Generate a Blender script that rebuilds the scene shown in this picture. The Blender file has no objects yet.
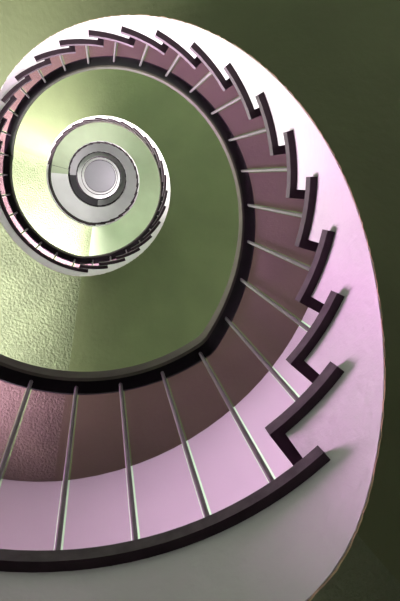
import bpy, bmesh, math, random
from mathutils import Vector, Matrix

random.seed(7)
C = bpy.context.scene.collection
SC = bpy.context.scene

# ------------------------------------------------------------------ measures
S = 0.787                    # metres per unit: radius of the baluster circle
H_RISER = 0.2163             # riser (units of S)
D = 12.456                   # degrees per step
AZ0 = -58.86                 # a baluster stands here
Z1 = 1.104                   # first landing above the camera
H_RAIL = 1.371               # handrail underside above the treads
R_BAL = 1.0
R_TREAD = 0.842              # inner end of the treads
R_STR = 0.871                # white string face
R_WALL = 2.95
TH = 0.037                   # tread thickness
SOF = 0.006                  # plaster layer of the soffit
FLOOR_Z = -2.05
F1 = AZ0 + 0.37 * D          # first nosing

# storeys: (first nosing, number of risers)
N_RISERS = [18, 22, 23, 23, 23, 23]
HR = [H_RISER, H_RISER * 1.02, 0.27, 0.217, 0.217, 0.192]     # riser of each flight
FIRST = [F1, F1 + 25 * D]
for i in range(4):
    FIRST.append(FIRST[-1] + 29 * D)
LZ = [Z1]
for n, hr in zip(N_RISERS, HR):
    LZ.append(LZ[-1] + n * hr)
L_START = [-203.0] + [FIRST[j] + (N_RISERS[j] - 1) * D for j in range(6)]
L_END = FIRST + [L_START[6] + 228.0]
CEIL_Z = LZ[6] + 3.9


def P(r, az, z):
    a = math.radians(-az)
    return Vector((S * r * math.cos(a), S * r * math.sin(a), S * z))


# ------------------------------------------------------------------ materials
def new_mat(name):
    m = bpy.data.materials.new(name)
    m.use_nodes = True
    nt = m.node_tree
    return m, nt, nt.nodes['Principled BSDF']


def paint(name, col, rough=0.7, var=0.12, scale=3.0, bump=0.0, bscale=60.0, spec=0.3, detail=6.0):
    m, nt, b = new_mat(name)
    tc = nt.nodes.new('ShaderNodeTexCoord')
    n = nt.nodes.new('ShaderNodeTexNoise')
    n.inputs['Scale'].default_value = scale
    n.inputs['Detail'].default_value = 5
    nt.links.new(tc.outputs['Object'], n.inputs['Vector'])
    r = nt.nodes.new('ShaderNodeValToRGB')
    r.color_ramp.elements[0].position = 0.3
    r.color_ramp.elements[1].position = 0.7
    r.color_ramp.elements[0].color = tuple(c * (1 - var) for c in col) + (1,)
    r.color_ramp.elements[1].color = tuple(min(1, c * (1 + var)) for c in col) + (1,)
    nt.links.new(n.outputs['Fac'], r.inputs['Fac'])
    nt.links.new(r.outputs['Color'], b.inputs['Base Color'])
    b.inputs['Roughness'].default_value = rough
    b.inputs['Specular IOR Level'].default_value = spec
    if bump > 0:
        n2 = nt.nodes.new('ShaderNodeTexNoise')
        n2.inputs['Scale'].default_value = bscale
        n2.inputs['Detail'].default_value = detail
        nt.links.new(tc.outputs['Object'], n2.inputs['Vector'])
        bp = nt.nodes.new('ShaderNodeBump')
        bp.inputs['Strength'].default_value = bump
        bp.inputs['Distance'].default_value = 0.02
        nt.links.new(n2.outputs['Fac'], bp.inputs['Height'])
        nt.links.new(bp.outputs['Normal'], b.inputs['Normal'])
    return m


M_STRING = paint('white_lilac_paint', (0.40, 0.368, 0.385), 0.6, 0.05, 4, 0.15, 40)
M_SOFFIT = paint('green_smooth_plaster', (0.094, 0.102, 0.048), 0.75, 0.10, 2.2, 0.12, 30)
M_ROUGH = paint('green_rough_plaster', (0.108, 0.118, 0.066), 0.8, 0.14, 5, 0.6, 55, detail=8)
M_EDGE = paint('brown_paint_edge', (0.30, 0.20, 0.13), 0.8, 0.4, 30)
M_TREAD = paint('dark_plum_stone', (0.030, 0.017, 0.024), 0.6, 0.2, 20, 0.05, 80, spec=0.2)
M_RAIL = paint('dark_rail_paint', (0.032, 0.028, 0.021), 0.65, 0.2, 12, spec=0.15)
M_RAILSHADE = paint('black_rail_underside', (0.006, 0.006, 0.006), 0.7, 0.2, 12, spec=0.1)  # shade under the handrail, put into a near-black colour
M_LIT_END = paint('worn_metal_edge', (0.045, 0.035, 0.04), 0.6, 0.25, 40, spec=0.2)  # stone tread ends, the light they catch put into a paler colour
M_BAL = paint('steel_bar', (0.06, 0.053, 0.056), 0.4, 0.2, 25, spec=0.4)
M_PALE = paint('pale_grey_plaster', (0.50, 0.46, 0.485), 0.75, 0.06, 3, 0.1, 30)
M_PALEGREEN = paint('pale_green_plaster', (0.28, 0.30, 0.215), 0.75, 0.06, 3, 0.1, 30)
M_SHADE_SOFFIT = paint('dark_mauve_plaster', (0.06, 0.053, 0.06), 0.75, 0.08, 3, 0.1, 30)  # one upper landing's underside, its shade put into the colour
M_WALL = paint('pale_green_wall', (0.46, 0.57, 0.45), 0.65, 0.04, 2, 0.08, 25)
M_CEIL = paint('mauve_grey_ceiling', (0.20, 0.175, 0.205), 0.8, 0.05, 1.5)
M_FLOOR = paint('floor_terrazzo', (0.17, 0.09, 0.14), 0.6, 0.15, 30)
M_FRAME = paint('window_frame_paint', (0.75, 0.75, 0.73), 0.5, 0.03, 8)


def glass_mat(name, tint, diff, fac):
    m = bpy.data.materials.new(name)
    m.use_nodes = True
    nt = m.node_tree
    nt.nodes.clear()
    o = nt.nodes.new('ShaderNodeOutputMaterial')
    t = nt.nodes.new('ShaderNodeBsdfTransparent')
    t.inputs['Color'].default_value = tint + (1,)
    d = nt.nodes.new('ShaderNodeBsdfDiffuse')
    d.inputs['Color'].default_value = diff + (1,)
    mx = nt.nodes.new('ShaderNodeMixShader')
    mx.inputs[0].default_value = fac
    nt.links.new(t.outputs[0], mx.inputs[1])
    nt.links.new(d.outputs[0], mx.inputs[2])
    nt.links.new(mx.outputs[0], o.inputs['Surface'])
    return m


M_GAP_TINT = glass_mat('mauve_glass', (0.93, 0.66, 0.92), (0.42, 0.20, 0.36), 0.02)  # tint of the sheets added across the railing gaps
M_PANE = glass_mat('window_glass', (0.97, 0.98, 0.98), (0.8, 0.8, 0.8), 0.02)


# ------------------------------------------------------------------ helpers
def link(name, bm, mats, parent=None, smooth=True, angle=35):
    bmesh.ops.remove_doubles(bm, verts=bm.verts, dist=1e-5)
    bmesh.ops.dissolve_degenerate(bm, dist=1e-6, edges=bm.edges)
    bmesh.ops.recalc_face_normals(bm, faces=bm.faces)
    me = bpy.data.meshes.new(name)
    bm.to_mesh(me)
    bm.free()
    for m in (mats if isinstance(mats, (list, tuple)) else [mats]):
        me.materials.append(m)
    o = bpy.data.objects.new(name, me)
    C.objects.link(o)
    if smooth:
        for p in me.polygons:
            p.use_smooth = True
        try:
            me.set_sharp_from_angle(angle=math.radians(angle))
        except Exception:
            pass
    if parent:
        o.parent = parent
        o.matrix_parent_inverse = Matrix.Translation(-parent.location)
    return o


def thing(name, label, cat, loc, group=None):
    o = bpy.data.objects.new(name, None)
    o.empty_display_size = 0.1
    C.objects.link(o)
    o.location = loc
    o['label'] = label
    o['category'] = cat
    if group:
        o['group'] = group
    return o


def loft(bm, rings, closed=False, mat_fn=None):
    """rings: list of lists of points (closed profiles of equal length)."""
    vs = [[bm.verts.new(p) for p in r] for r in rings]
    n = len(vs[0])
    m = len(vs)
    for i in range(m if closed else m - 1):
        a, b = vs[i], vs[(i + 1) % m]
        for k in range(n):
            f = bm.faces.new((a[k], a[(k + 1) % n], b[(k + 1) % n], b[k]))
            if mat_fn:
                f.material_index = mat_fn(k)
    if not closed:
        bm.faces.new(vs[0])
        bm.faces.new(list(reversed(vs[-1])))
    return vs


def frange(a, b, step):
    n = max(1, int(math.ceil((b - a) / step)))
    return [a + (b - a) * i / n for i in range(n + 1)]


def sector(az0, az1, r0, r1, zb, zt, step=3.0, jitter=None):
    """solid ring sector; zb / zt numbers or functions of az"""
    bm = bmesh.new()
    fb = zb if callable(zb) else (lambda a: zb)
    ft = zt if callable(zt) else (lambda a: zt)
    rings = []
    for a in frange(az0, az1, step):
        j = jitter(a) if jitter else 0.0
        rings.append([P(r0 + j, a, fb(a)), P(r0 + j, a, ft(a)), P(r1, a, ft(a)), P(r1, a, fb(a))])
    loft(bm, rings)
    return bm


# ------------------------------------------------------------------ soffit line
def build_profile():
    pts = [(-260.0, LZ[0] - 0.33)]
    for j in range(7):
        pts.append((L_START[j] + 7, LZ[j] - 0.33))
        if j == 6:
            pts.append((L_END[j] + 60, LZ[j] - 0.33))
            break
        F = FIRST[j]
        n = N_RISERS[j]
        E = F + (n - 1) * D

        def line(az):
            return LZ[j] + HR[j] * ((az - F) / D + 0.37)
        pts += [(F - 7, LZ[j] - 0.33), (F + 3, line(F + 3) - 0.39), (F + 20, line(F + 20) - 0.445),
                (E - 100, line(E - 100) - 0.46), (E - 70, line(E - 70) - 0.40), (E - 15, line(E - 15) - 0.36),
                (E - 2, LZ[j + 1] - 0.40)]
    return pts


PROF = build_profile()


def raw_soffit(az):
    for i in range(len(PROF) - 1):
        if az <= PROF[i + 1][0]:
            a0, z0 = PROF[i]
            a1, z1 = PROF[i + 1]
            return z0 + (z1 - z0) * max(0, (az - a0)) / (a1 - a0)
    return PROF[-1][1]


def z_soffit(az):
    w = [1, 2, 3, 4, 3, 2, 1]
    return sum(wi * raw_soffit(az + (i - 3) * 3.0) for i, wi in enumerate(w)) / sum(w)


def edge_jitter(a):
    return 0.0012 * math.sin(a * 1.7) * math.sin(a * 0.61 + 1) + random.uniform(-0.002, 0.002) + 0.002


# ------------------------------------------------------------------ setting
def structure(o):
    o['kind'] = 'structure'
    return o


def disc(name, z0, z1, mat):
    bm = bmesh.new()
    n = 96
    rb = [P(R_WALL + 0.25, i * 360 / n, z0) for i in range(n)]
    rt = [P(R_WALL + 0.25, i * 360 / n, z1) for i in range(n)]
    vb = [bm.verts.new(p) for p in rb]
    vt = [bm.verts.new(p) for p in rt]
    bm.faces.new(vb)
    bm.faces.new(vt)
    for i in range(n):
        bm.faces.new((vb[i], vb[(i + 1) % n], vt[(i + 1) % n], vt[i]))
    return structure(link(name, bm, mat))


disc('floor', FLOOR_Z - 0.15, FLOOR_Z, M_FLOOR)
disc('ceiling', CEIL_Z, CEIL_Z + 0.2, M_CEIL)

# windows: (az from, az to, z from, z to, power)
WINDOWS = [
    (198.0, 230.0, LZ[0] + 1.2, LZ[0] + 3.3, 2.3),
    (220.0, 252.0, LZ[1] + 2.6, LZ[1] + 4.4, 6.5),
    (196.0, 252.0, LZ[2] + 0.6, LZ[2] + 3.0, 1.7),
    (196.0, 244.0, LZ[3] + 1.2, LZ[3] + 3.6, 0.4),
    (300.0, 390.0, LZ[4] + 2.6, LZ[4] + 4.2, 3.5),
    (300.0, 390.0, LZ[5] + 2.6, LZ[5] + 4.2, 4.5),
    (196.0, 244.0, FLOOR_Z + 0.4, LZ[0] - 0.7, 0.15),  # unseen ground-floor opening, added to lift the lowest soffit
    (300.0, 390.0, LZ[6] + 0.6, LZ[6] + 3.0, 0.8),
]
T_WALL = 0.22


def build_wall():
    bm = bmesh.new()
    azs = set(range(0, 360, 4))
    zs = {FLOOR_Z, CEIL_Z}
    for a0, a1, z0, z1, p in WINDOWS:
        azs |= {a0 % 360, a1 % 360}
        zs |= {z0, z1}
    azs = sorted(azs)
    zs = sorted(zs)

    def is_open(a, z):
        for a0, a1, z0, z1, p in WINDOWS:
            if z0 < z < z1 and (a0 < a < a1 or a0 < a + 360 < a1):
                return True
        return False
    vin = {}
    vout = {}
    na = len(azs)
    for i, a in enumerate(azs):
        for k, z in enumerate(zs):
            vin[i, k] = bm.verts.new(P(R_WALL, a, z))
            vout[i, k] = bm.verts.new(P(R_WALL + T_WALL, a, z))
    op = {}
    for i in range(na):
        a = (azs[i] + (azs[i + 1] if i + 1 < na else 360.0 + azs[0])) / 2
        for k in range(len(zs) - 1):
            op[i, k] = is_open(a, (zs[k] + zs[k + 1]) / 2)
    for i in range(na):
        j = (i + 1) % na
        for k in range(len(zs) - 1):
            if op[i, k]:
                continue
            bm.faces.new((vin[i, k], vin[j, k], vin[j, k + 1], vin[i, k + 1]))
            bm.faces.new((vout[i, k], vout[i, k + 1], vout[j, k + 1], vout[j, k]))
            if op[j, k]:
                bm.faces.new((vin[j, k], vout[j, k], vout[j, k + 1], vin[j, k + 1]))
            if op[(i - 1) % na, k]:
                bm.faces.new((vin[i, k], vin[i, k + 1], vout[i, k + 1], vout[i, k]))
            if k == 0 or op[i, k - 1]:
                bm.faces.new((vin[i, k], vout[i, k], vout[j, k], vin[j, k]))
            if k == len(zs) - 2 or op[i, k + 1]:
                bm.faces.new((vin[i, k + 1], vin[j, k + 1], vout[j, k + 1], vout[i, k + 1]))
    return structure(link('wall_round', bm, M_WALL))


build_wall()


def bar_box(bm, az0, az1, r0, r1, z0, z1):
    rings = [[P(r0, a, z0), P(r0, a, z1), P(r1, a, z1), P(r1, a, z0)] for a in frange(az0, az1, 4)]
    loft(bm, rings)


for i, (a0, a1, z0, z1, pw) in enumerate(WINDOWS):
    bm = bmesh.new()
    ra, rb = R_WALL + 0.08, R_WALL + 0.14
    bar_box(bm, a0, a1, ra, rb, z0, z0 + 0.07)
    bar_box(bm, a0, a1, ra, rb, z1 - 0.07, z1)
    for k in range(5):
        a = a0 + (a1 - a0 - 1.4) * k / 4
        bar_box(bm, a, a + 1.4, ra, rb, z0 + 0.07, z1 - 0.07)
    w = structure(link('window_%d' % (i + 1), bm, M_FRAME))
    g = link('window_pane', sector(a0, a1, R_WALL + 0.105, R_WALL + 0.112, z0 + 0.03, z1 - 0.03, 4), M_PANE, w)
    # daylight outside the opening
    am = (a0 + a1) / 2
    L = bpy.data.lights.new('daylight_%d' % (i + 1), 'AREA')
    L.shape = 'RECTANGLE'
    L.size = S * 2 * (R_WALL + 0.3) * math.sin(math.radians((a1 - a0) / 2))
    L.size_y = S * (z1 - z0)
    L.energy = 420 * pw
    L.color = (1.0, 0.98, 0.95)
    lo = bpy.data.objects.new('daylight_%d' % (i + 1), L)
    C.objects.link(lo)
    pos = P(R_WALL + 0.45, am, (z0 + z1) / 2)
    lo.location = pos
    lo.rotation_euler = (Vector((0, 0, pos.z)) - pos).to_track_quat('-Z', 'Z').to_euler()

def lit_end_faces(o):  # gives the inner tread ends their painted-in lit tone
    for p in o.data.polygons:
        c = p.center
        if abs(p.normal.z) < 0.5 and math.hypot(c.x, c.y) < S * (R_TREAD + 0.004):
            p.material_index = 1


# ------------------------------------------------------------------ landings
ORD = ['lowest', 'second', 'third', 'fourth', 'fifth', 'sixth', 'topmost']
LAND_LABEL = [
    'nearest landing with wide white edge, along the bottom of the photo',
    'green-bellied landing with rough plaster left of the spiral centre, one turn above the nearest railing',
    'short landing on the third ring up, below left of the spiral centre',
    'pale landing with thin rim, ring just inside the third dark handrail',
    'landing with shadowed grey underside, crescent left of the bright inner rings',
    'small landing with thin white rim next to the ceiling disc',
    'topmost landing, innermost white rim directly around the grey ceiling disc',
]
for j in range(7):
    a0, a1 = L_START[j], L_END[j]
    z = LZ[j]
    ex = 2.5 if j < 6 else 0
    t = thing('landing', LAND_LABEL[j], 'landing', P(R_STR, (a0 + a1) / 2, z), 'landings of the spiral stair')
    c0 = a0 + (2.5 if j else 0)
    link('slab', sector(c0, a1 + ex, R_STR, R_WALL, z_soffit, z - TH, 3), M_STRING, t)
    bm = sector(c0, a1 + ex, R_STR, R_WALL, lambda a: z_soffit(a) - SOF, z_soffit, 0.8, edge_jitter)
    bm.faces.ensure_lookup_table()
    s = link('soffit', bm, [[M_ROUGH, M_ROUGH, M_ROUGH, M_PALE, M_SHADE_SOFFIT, M_PALE, M_PALE][j], M_EDGE], t)
    s['label'] = 'rough green plaster underside' if j < 3 else 'grey painted underside'
    for p in s.data.polygons:
        c = p.center
        if abs(p.normal.z) < 0.5 and math.hypot(c.x, c.y) < S * (R_STR + 0.02):
            p.material_index = 1
    e = link('floor_slab', sector(a0, a1 + (6 if j < 6 else 0), R_TREAD, R_WALL, z - TH, z, 3), [M_TREAD, M_LIT_END], t)
    lit_end_faces(e)
    e['label'] = 'dark stone floor slab overhanging the white edge'

# ------------------------------------------------------------------ flights
FL_LABEL = [
    'nearest and largest flight of saw-toothed dark steps with wide white string',
    'second flight up, ring of small dark teeth with bright rim around the green middle ring',
    'third flight up, thin dark and white ring inside the second flight',
    'fourth flight up, thin bright ring two rings out from the ceiling disc',
    'fifth flight up, white ring second from the ceiling disc',
    'highest flight, narrow white ring touching the ceiling disc',
]
for j in range(6):
    F, n = FIRST[j], N_RISERS[j]
    z0 = LZ[j]
    t = thing('stair_flight', FL_LABEL[j], 'stairs', P(R_STR, F, z0), 'flights of the spiral stair')
    # concrete body with stepped top
    bm = bmesh.new()
    rings = []
    lag = 2.5
    for k in range(1, n):
        s0, s1 = F + (k - 1) * D + lag, F + k * D + lag
        zt = z0 + k * HR[j] - TH
        for a in frange(s0, s1, D / 4):
            zb = z_soffit(a)
            rings.append([P(R_STR, a, zb), P(R_STR, a, zt), P(R_WALL, a, zt), P(R_WALL, a, zb)])
    loft(bm, rings)
    b = link('stair_body', bm, M_STRING, t, angle=25)
    b['label'] = 'white painted string and risers'
    a0, a1 = F + lag, F + (n - 1) * D + lag
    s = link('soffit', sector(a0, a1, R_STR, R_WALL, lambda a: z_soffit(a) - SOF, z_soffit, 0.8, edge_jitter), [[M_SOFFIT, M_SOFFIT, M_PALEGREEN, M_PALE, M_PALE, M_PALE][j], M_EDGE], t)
    s['label'] = 'smooth green painted underside' if j < 3 else 'pale painted underside'
    for p in s.data.polygons:
        c = p.center
        if abs(p.normal.z) < 0.5 and math.hypot(c.x, c.y) < S * (R_STR + 0.02):
            p.material_index = 1
    for k in range(1, n):
        s0, s1 = F + (k - 1) * D, F + k * D + 6.0
        zt = z0 + k * HR[j]
        bm = sector(s0, s1, R_TREAD, R_WALL, zt - TH - 0.008, zt, 4)
        o = link('tread', bm, [M_TREAD, M_LIT_END], t)
        lit_end_faces(o)

# ------------------------------------------------------------------ railings
RAIL_LABEL = [
    'nearest dark handrail on slim bars with mauve panels, largest ring',
    'second ring of dark railing with mauve panels, around the green middle ring',
    'third dark railing ring, thin dark circle around the pale inner rings',
    'fourth railing ring, fine dark line inside the third railing',
    'fifth railing ring, very fine line near the ceiling disc',
    'innermost railing ring, hairline around the ceiling disc',
]


def rail_z(az, j):
    """handrail underside along storey j"""
    s = FIRST[j] - 0.12 * D
    n = N_RISERS[j]
    run = FIRST[j] + (n - 0.37) * D - s
    return LZ[j] + H_RAIL + HR[j] * n * min(max((az - s) / run, 0), 1)


def tread_top(az, j):
    k = math.floor((az - FIRST[j]) / D) + 1
    return LZ[j] + HR[j] * min(max(k, 0), N_RISERS[j])


prev_end_i = -11
for j in range(6):
    i_end = round((FIRST[j] - 0.37 * D - AZ0) / D) + N_RISERS[j]
    i0, i1 = prev_end_i, i_end
    prev_end_i = i_end
    aS, aE = AZ0 + i0 * D, AZ0 + i1 * D
    t = thing('stair_railing', RAIL_LABEL[j], 'railing', P(R_BAL, aS, LZ[j]), 'railings of the spiral stair')
    # handrail: tall flat section with rounded arrises
    w0, w1, hh, c = 0.955, 1.045, 0.125, 0.012
    bm = bmesh.new()
    rings = []
    for a in frange(aS, aE, D / 6):
        z = rail_z(a, j)
        sec = [(w0 + c, 0), (w0, c), (w0, hh - 2 * c), (w0 + 2 * c, hh), (w1 - 2 * c, hh), (w1, hh - 2 * c), (w1, c), (w1 - c, 0)]
        rings.append([P(r, a, z + dz) for r, dz in sec])
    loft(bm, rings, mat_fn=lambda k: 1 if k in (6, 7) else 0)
    link('handrail', bm, [M_RAIL, M_RAILSHADE], t, angle=40)
    for i in range(i0, i1):
        a = AZ0 + i * D
        zb, zt = tread_top(a, j), rail_z(a, j) + 0.01
        rad = 0.009
        # slim bar with a small foot
        bm = bmesh.new()
        ctr = P(R_BAL, a, 0)
        prof = [(2.1 * rad, zb), (2.1 * rad, zb + 0.012), (rad, zb + 0.02), (rad, zt)]
        rr = []
        for r, z in prof:
            rr.append([Vector((ctr.x + S * r * math.cos(q * math.pi / 5), ctr.y + S * r * math.sin(q * math.pi / 5), S * z)) for q in range(10)])
        loft(bm, rr)
        link('baluster', bm, M_BAL, t)
    for i in range(i0, i1):  # added sheets that tint the open gaps between bars mauve
        aa, ab = AZ0 + i * D + 0.75, AZ0 + (i + 1) * D - 0.75
        nos = AZ0 + (i + 0.37) * D
        za = tread_top(AZ0 + i * D, j)
        zb = tread_top(AZ0 + (i + 1) * D - 0.01, j)
        bm = bmesh.new()
        rings = []
        g = 0.004
        segs = [(aa, za), (aa + (nos - aa) * 0.5, za), (nos - 0.25, za), (nos - 0.25, zb), (nos + (ab - nos) * 0.34, zb), (nos + (ab - nos) * 0.67, zb), (ab, zb)]
        for a, zz in segs:
            zt = rail_z(a, j) - 0.002
            rings.append([P(1.034, a, zz + g), P(1.034, a, zt), P(1.042, a, zt), P(1.042, a, zz + g)])
        loft(bm, rings)
        p = link('infill_panel', bm, M_GAP_TINT, t)
        p['label'] = 'translucent mauve panel between two bars'

# ------------------------------------------------------------------ world
W = bpy.data.worlds.new('World')
SC.world = W
W.use_nodes = True
bg = W.node_tree.nodes['Background']
bg.inputs['Color'].default_value = (0.85, 0.92, 1.0, 1)
bg.inputs['Strength'].default_value = 1.0

# ------------------------------------------------------------------ camera
fpx, vx, vy, cx, cy = 518.886, 101.185, 176.081, 0.057, 0.026
u = Vector((vx - 200, vy - 300.5, fpx)).normalized()
ex = (Vector((1, 0, 0)) - u * u.x).normalized()
ey = u.cross(ex)
if ey.y > 0:
    ey = -ey


def to_world(v):
    return Vector((v.dot(ex), -v.dot(ey), v.dot(u)))


cam = bpy.data.cameras.new('camera')
cam.sensor_fit = 'VERTICAL'
cam.sensor_height = 36.0
cam.sensor_width = 24.0
cam.lens = fpx / 601.0 * 36.0
cam.clip_start = 0.02
co = bpy.data.objects.new('camera', cam)
C.objects.link(co)
X = to_world(Vector((1, 0, 0)))
Y = to_world(Vector((0, -1, 0)))
Zb = to_world(Vector((0, 0, -1)))
co.matrix_world = Matrix(((X.x, Y.x, Zb.x, S * cx), (X.y, Y.y, Zb.y, -S * cy), (X.z, Y.z, Zb.z, 0), (0, 0, 0, 1)))
SC.camera = co

SC.view_settings.view_transform = 'Standard'
SC.view_settings.look = 'None'
SC.view_settings.gamma = 1
SC.view_settings.exposure = -0.1
SC.view_settings.use_curve_mapping = False
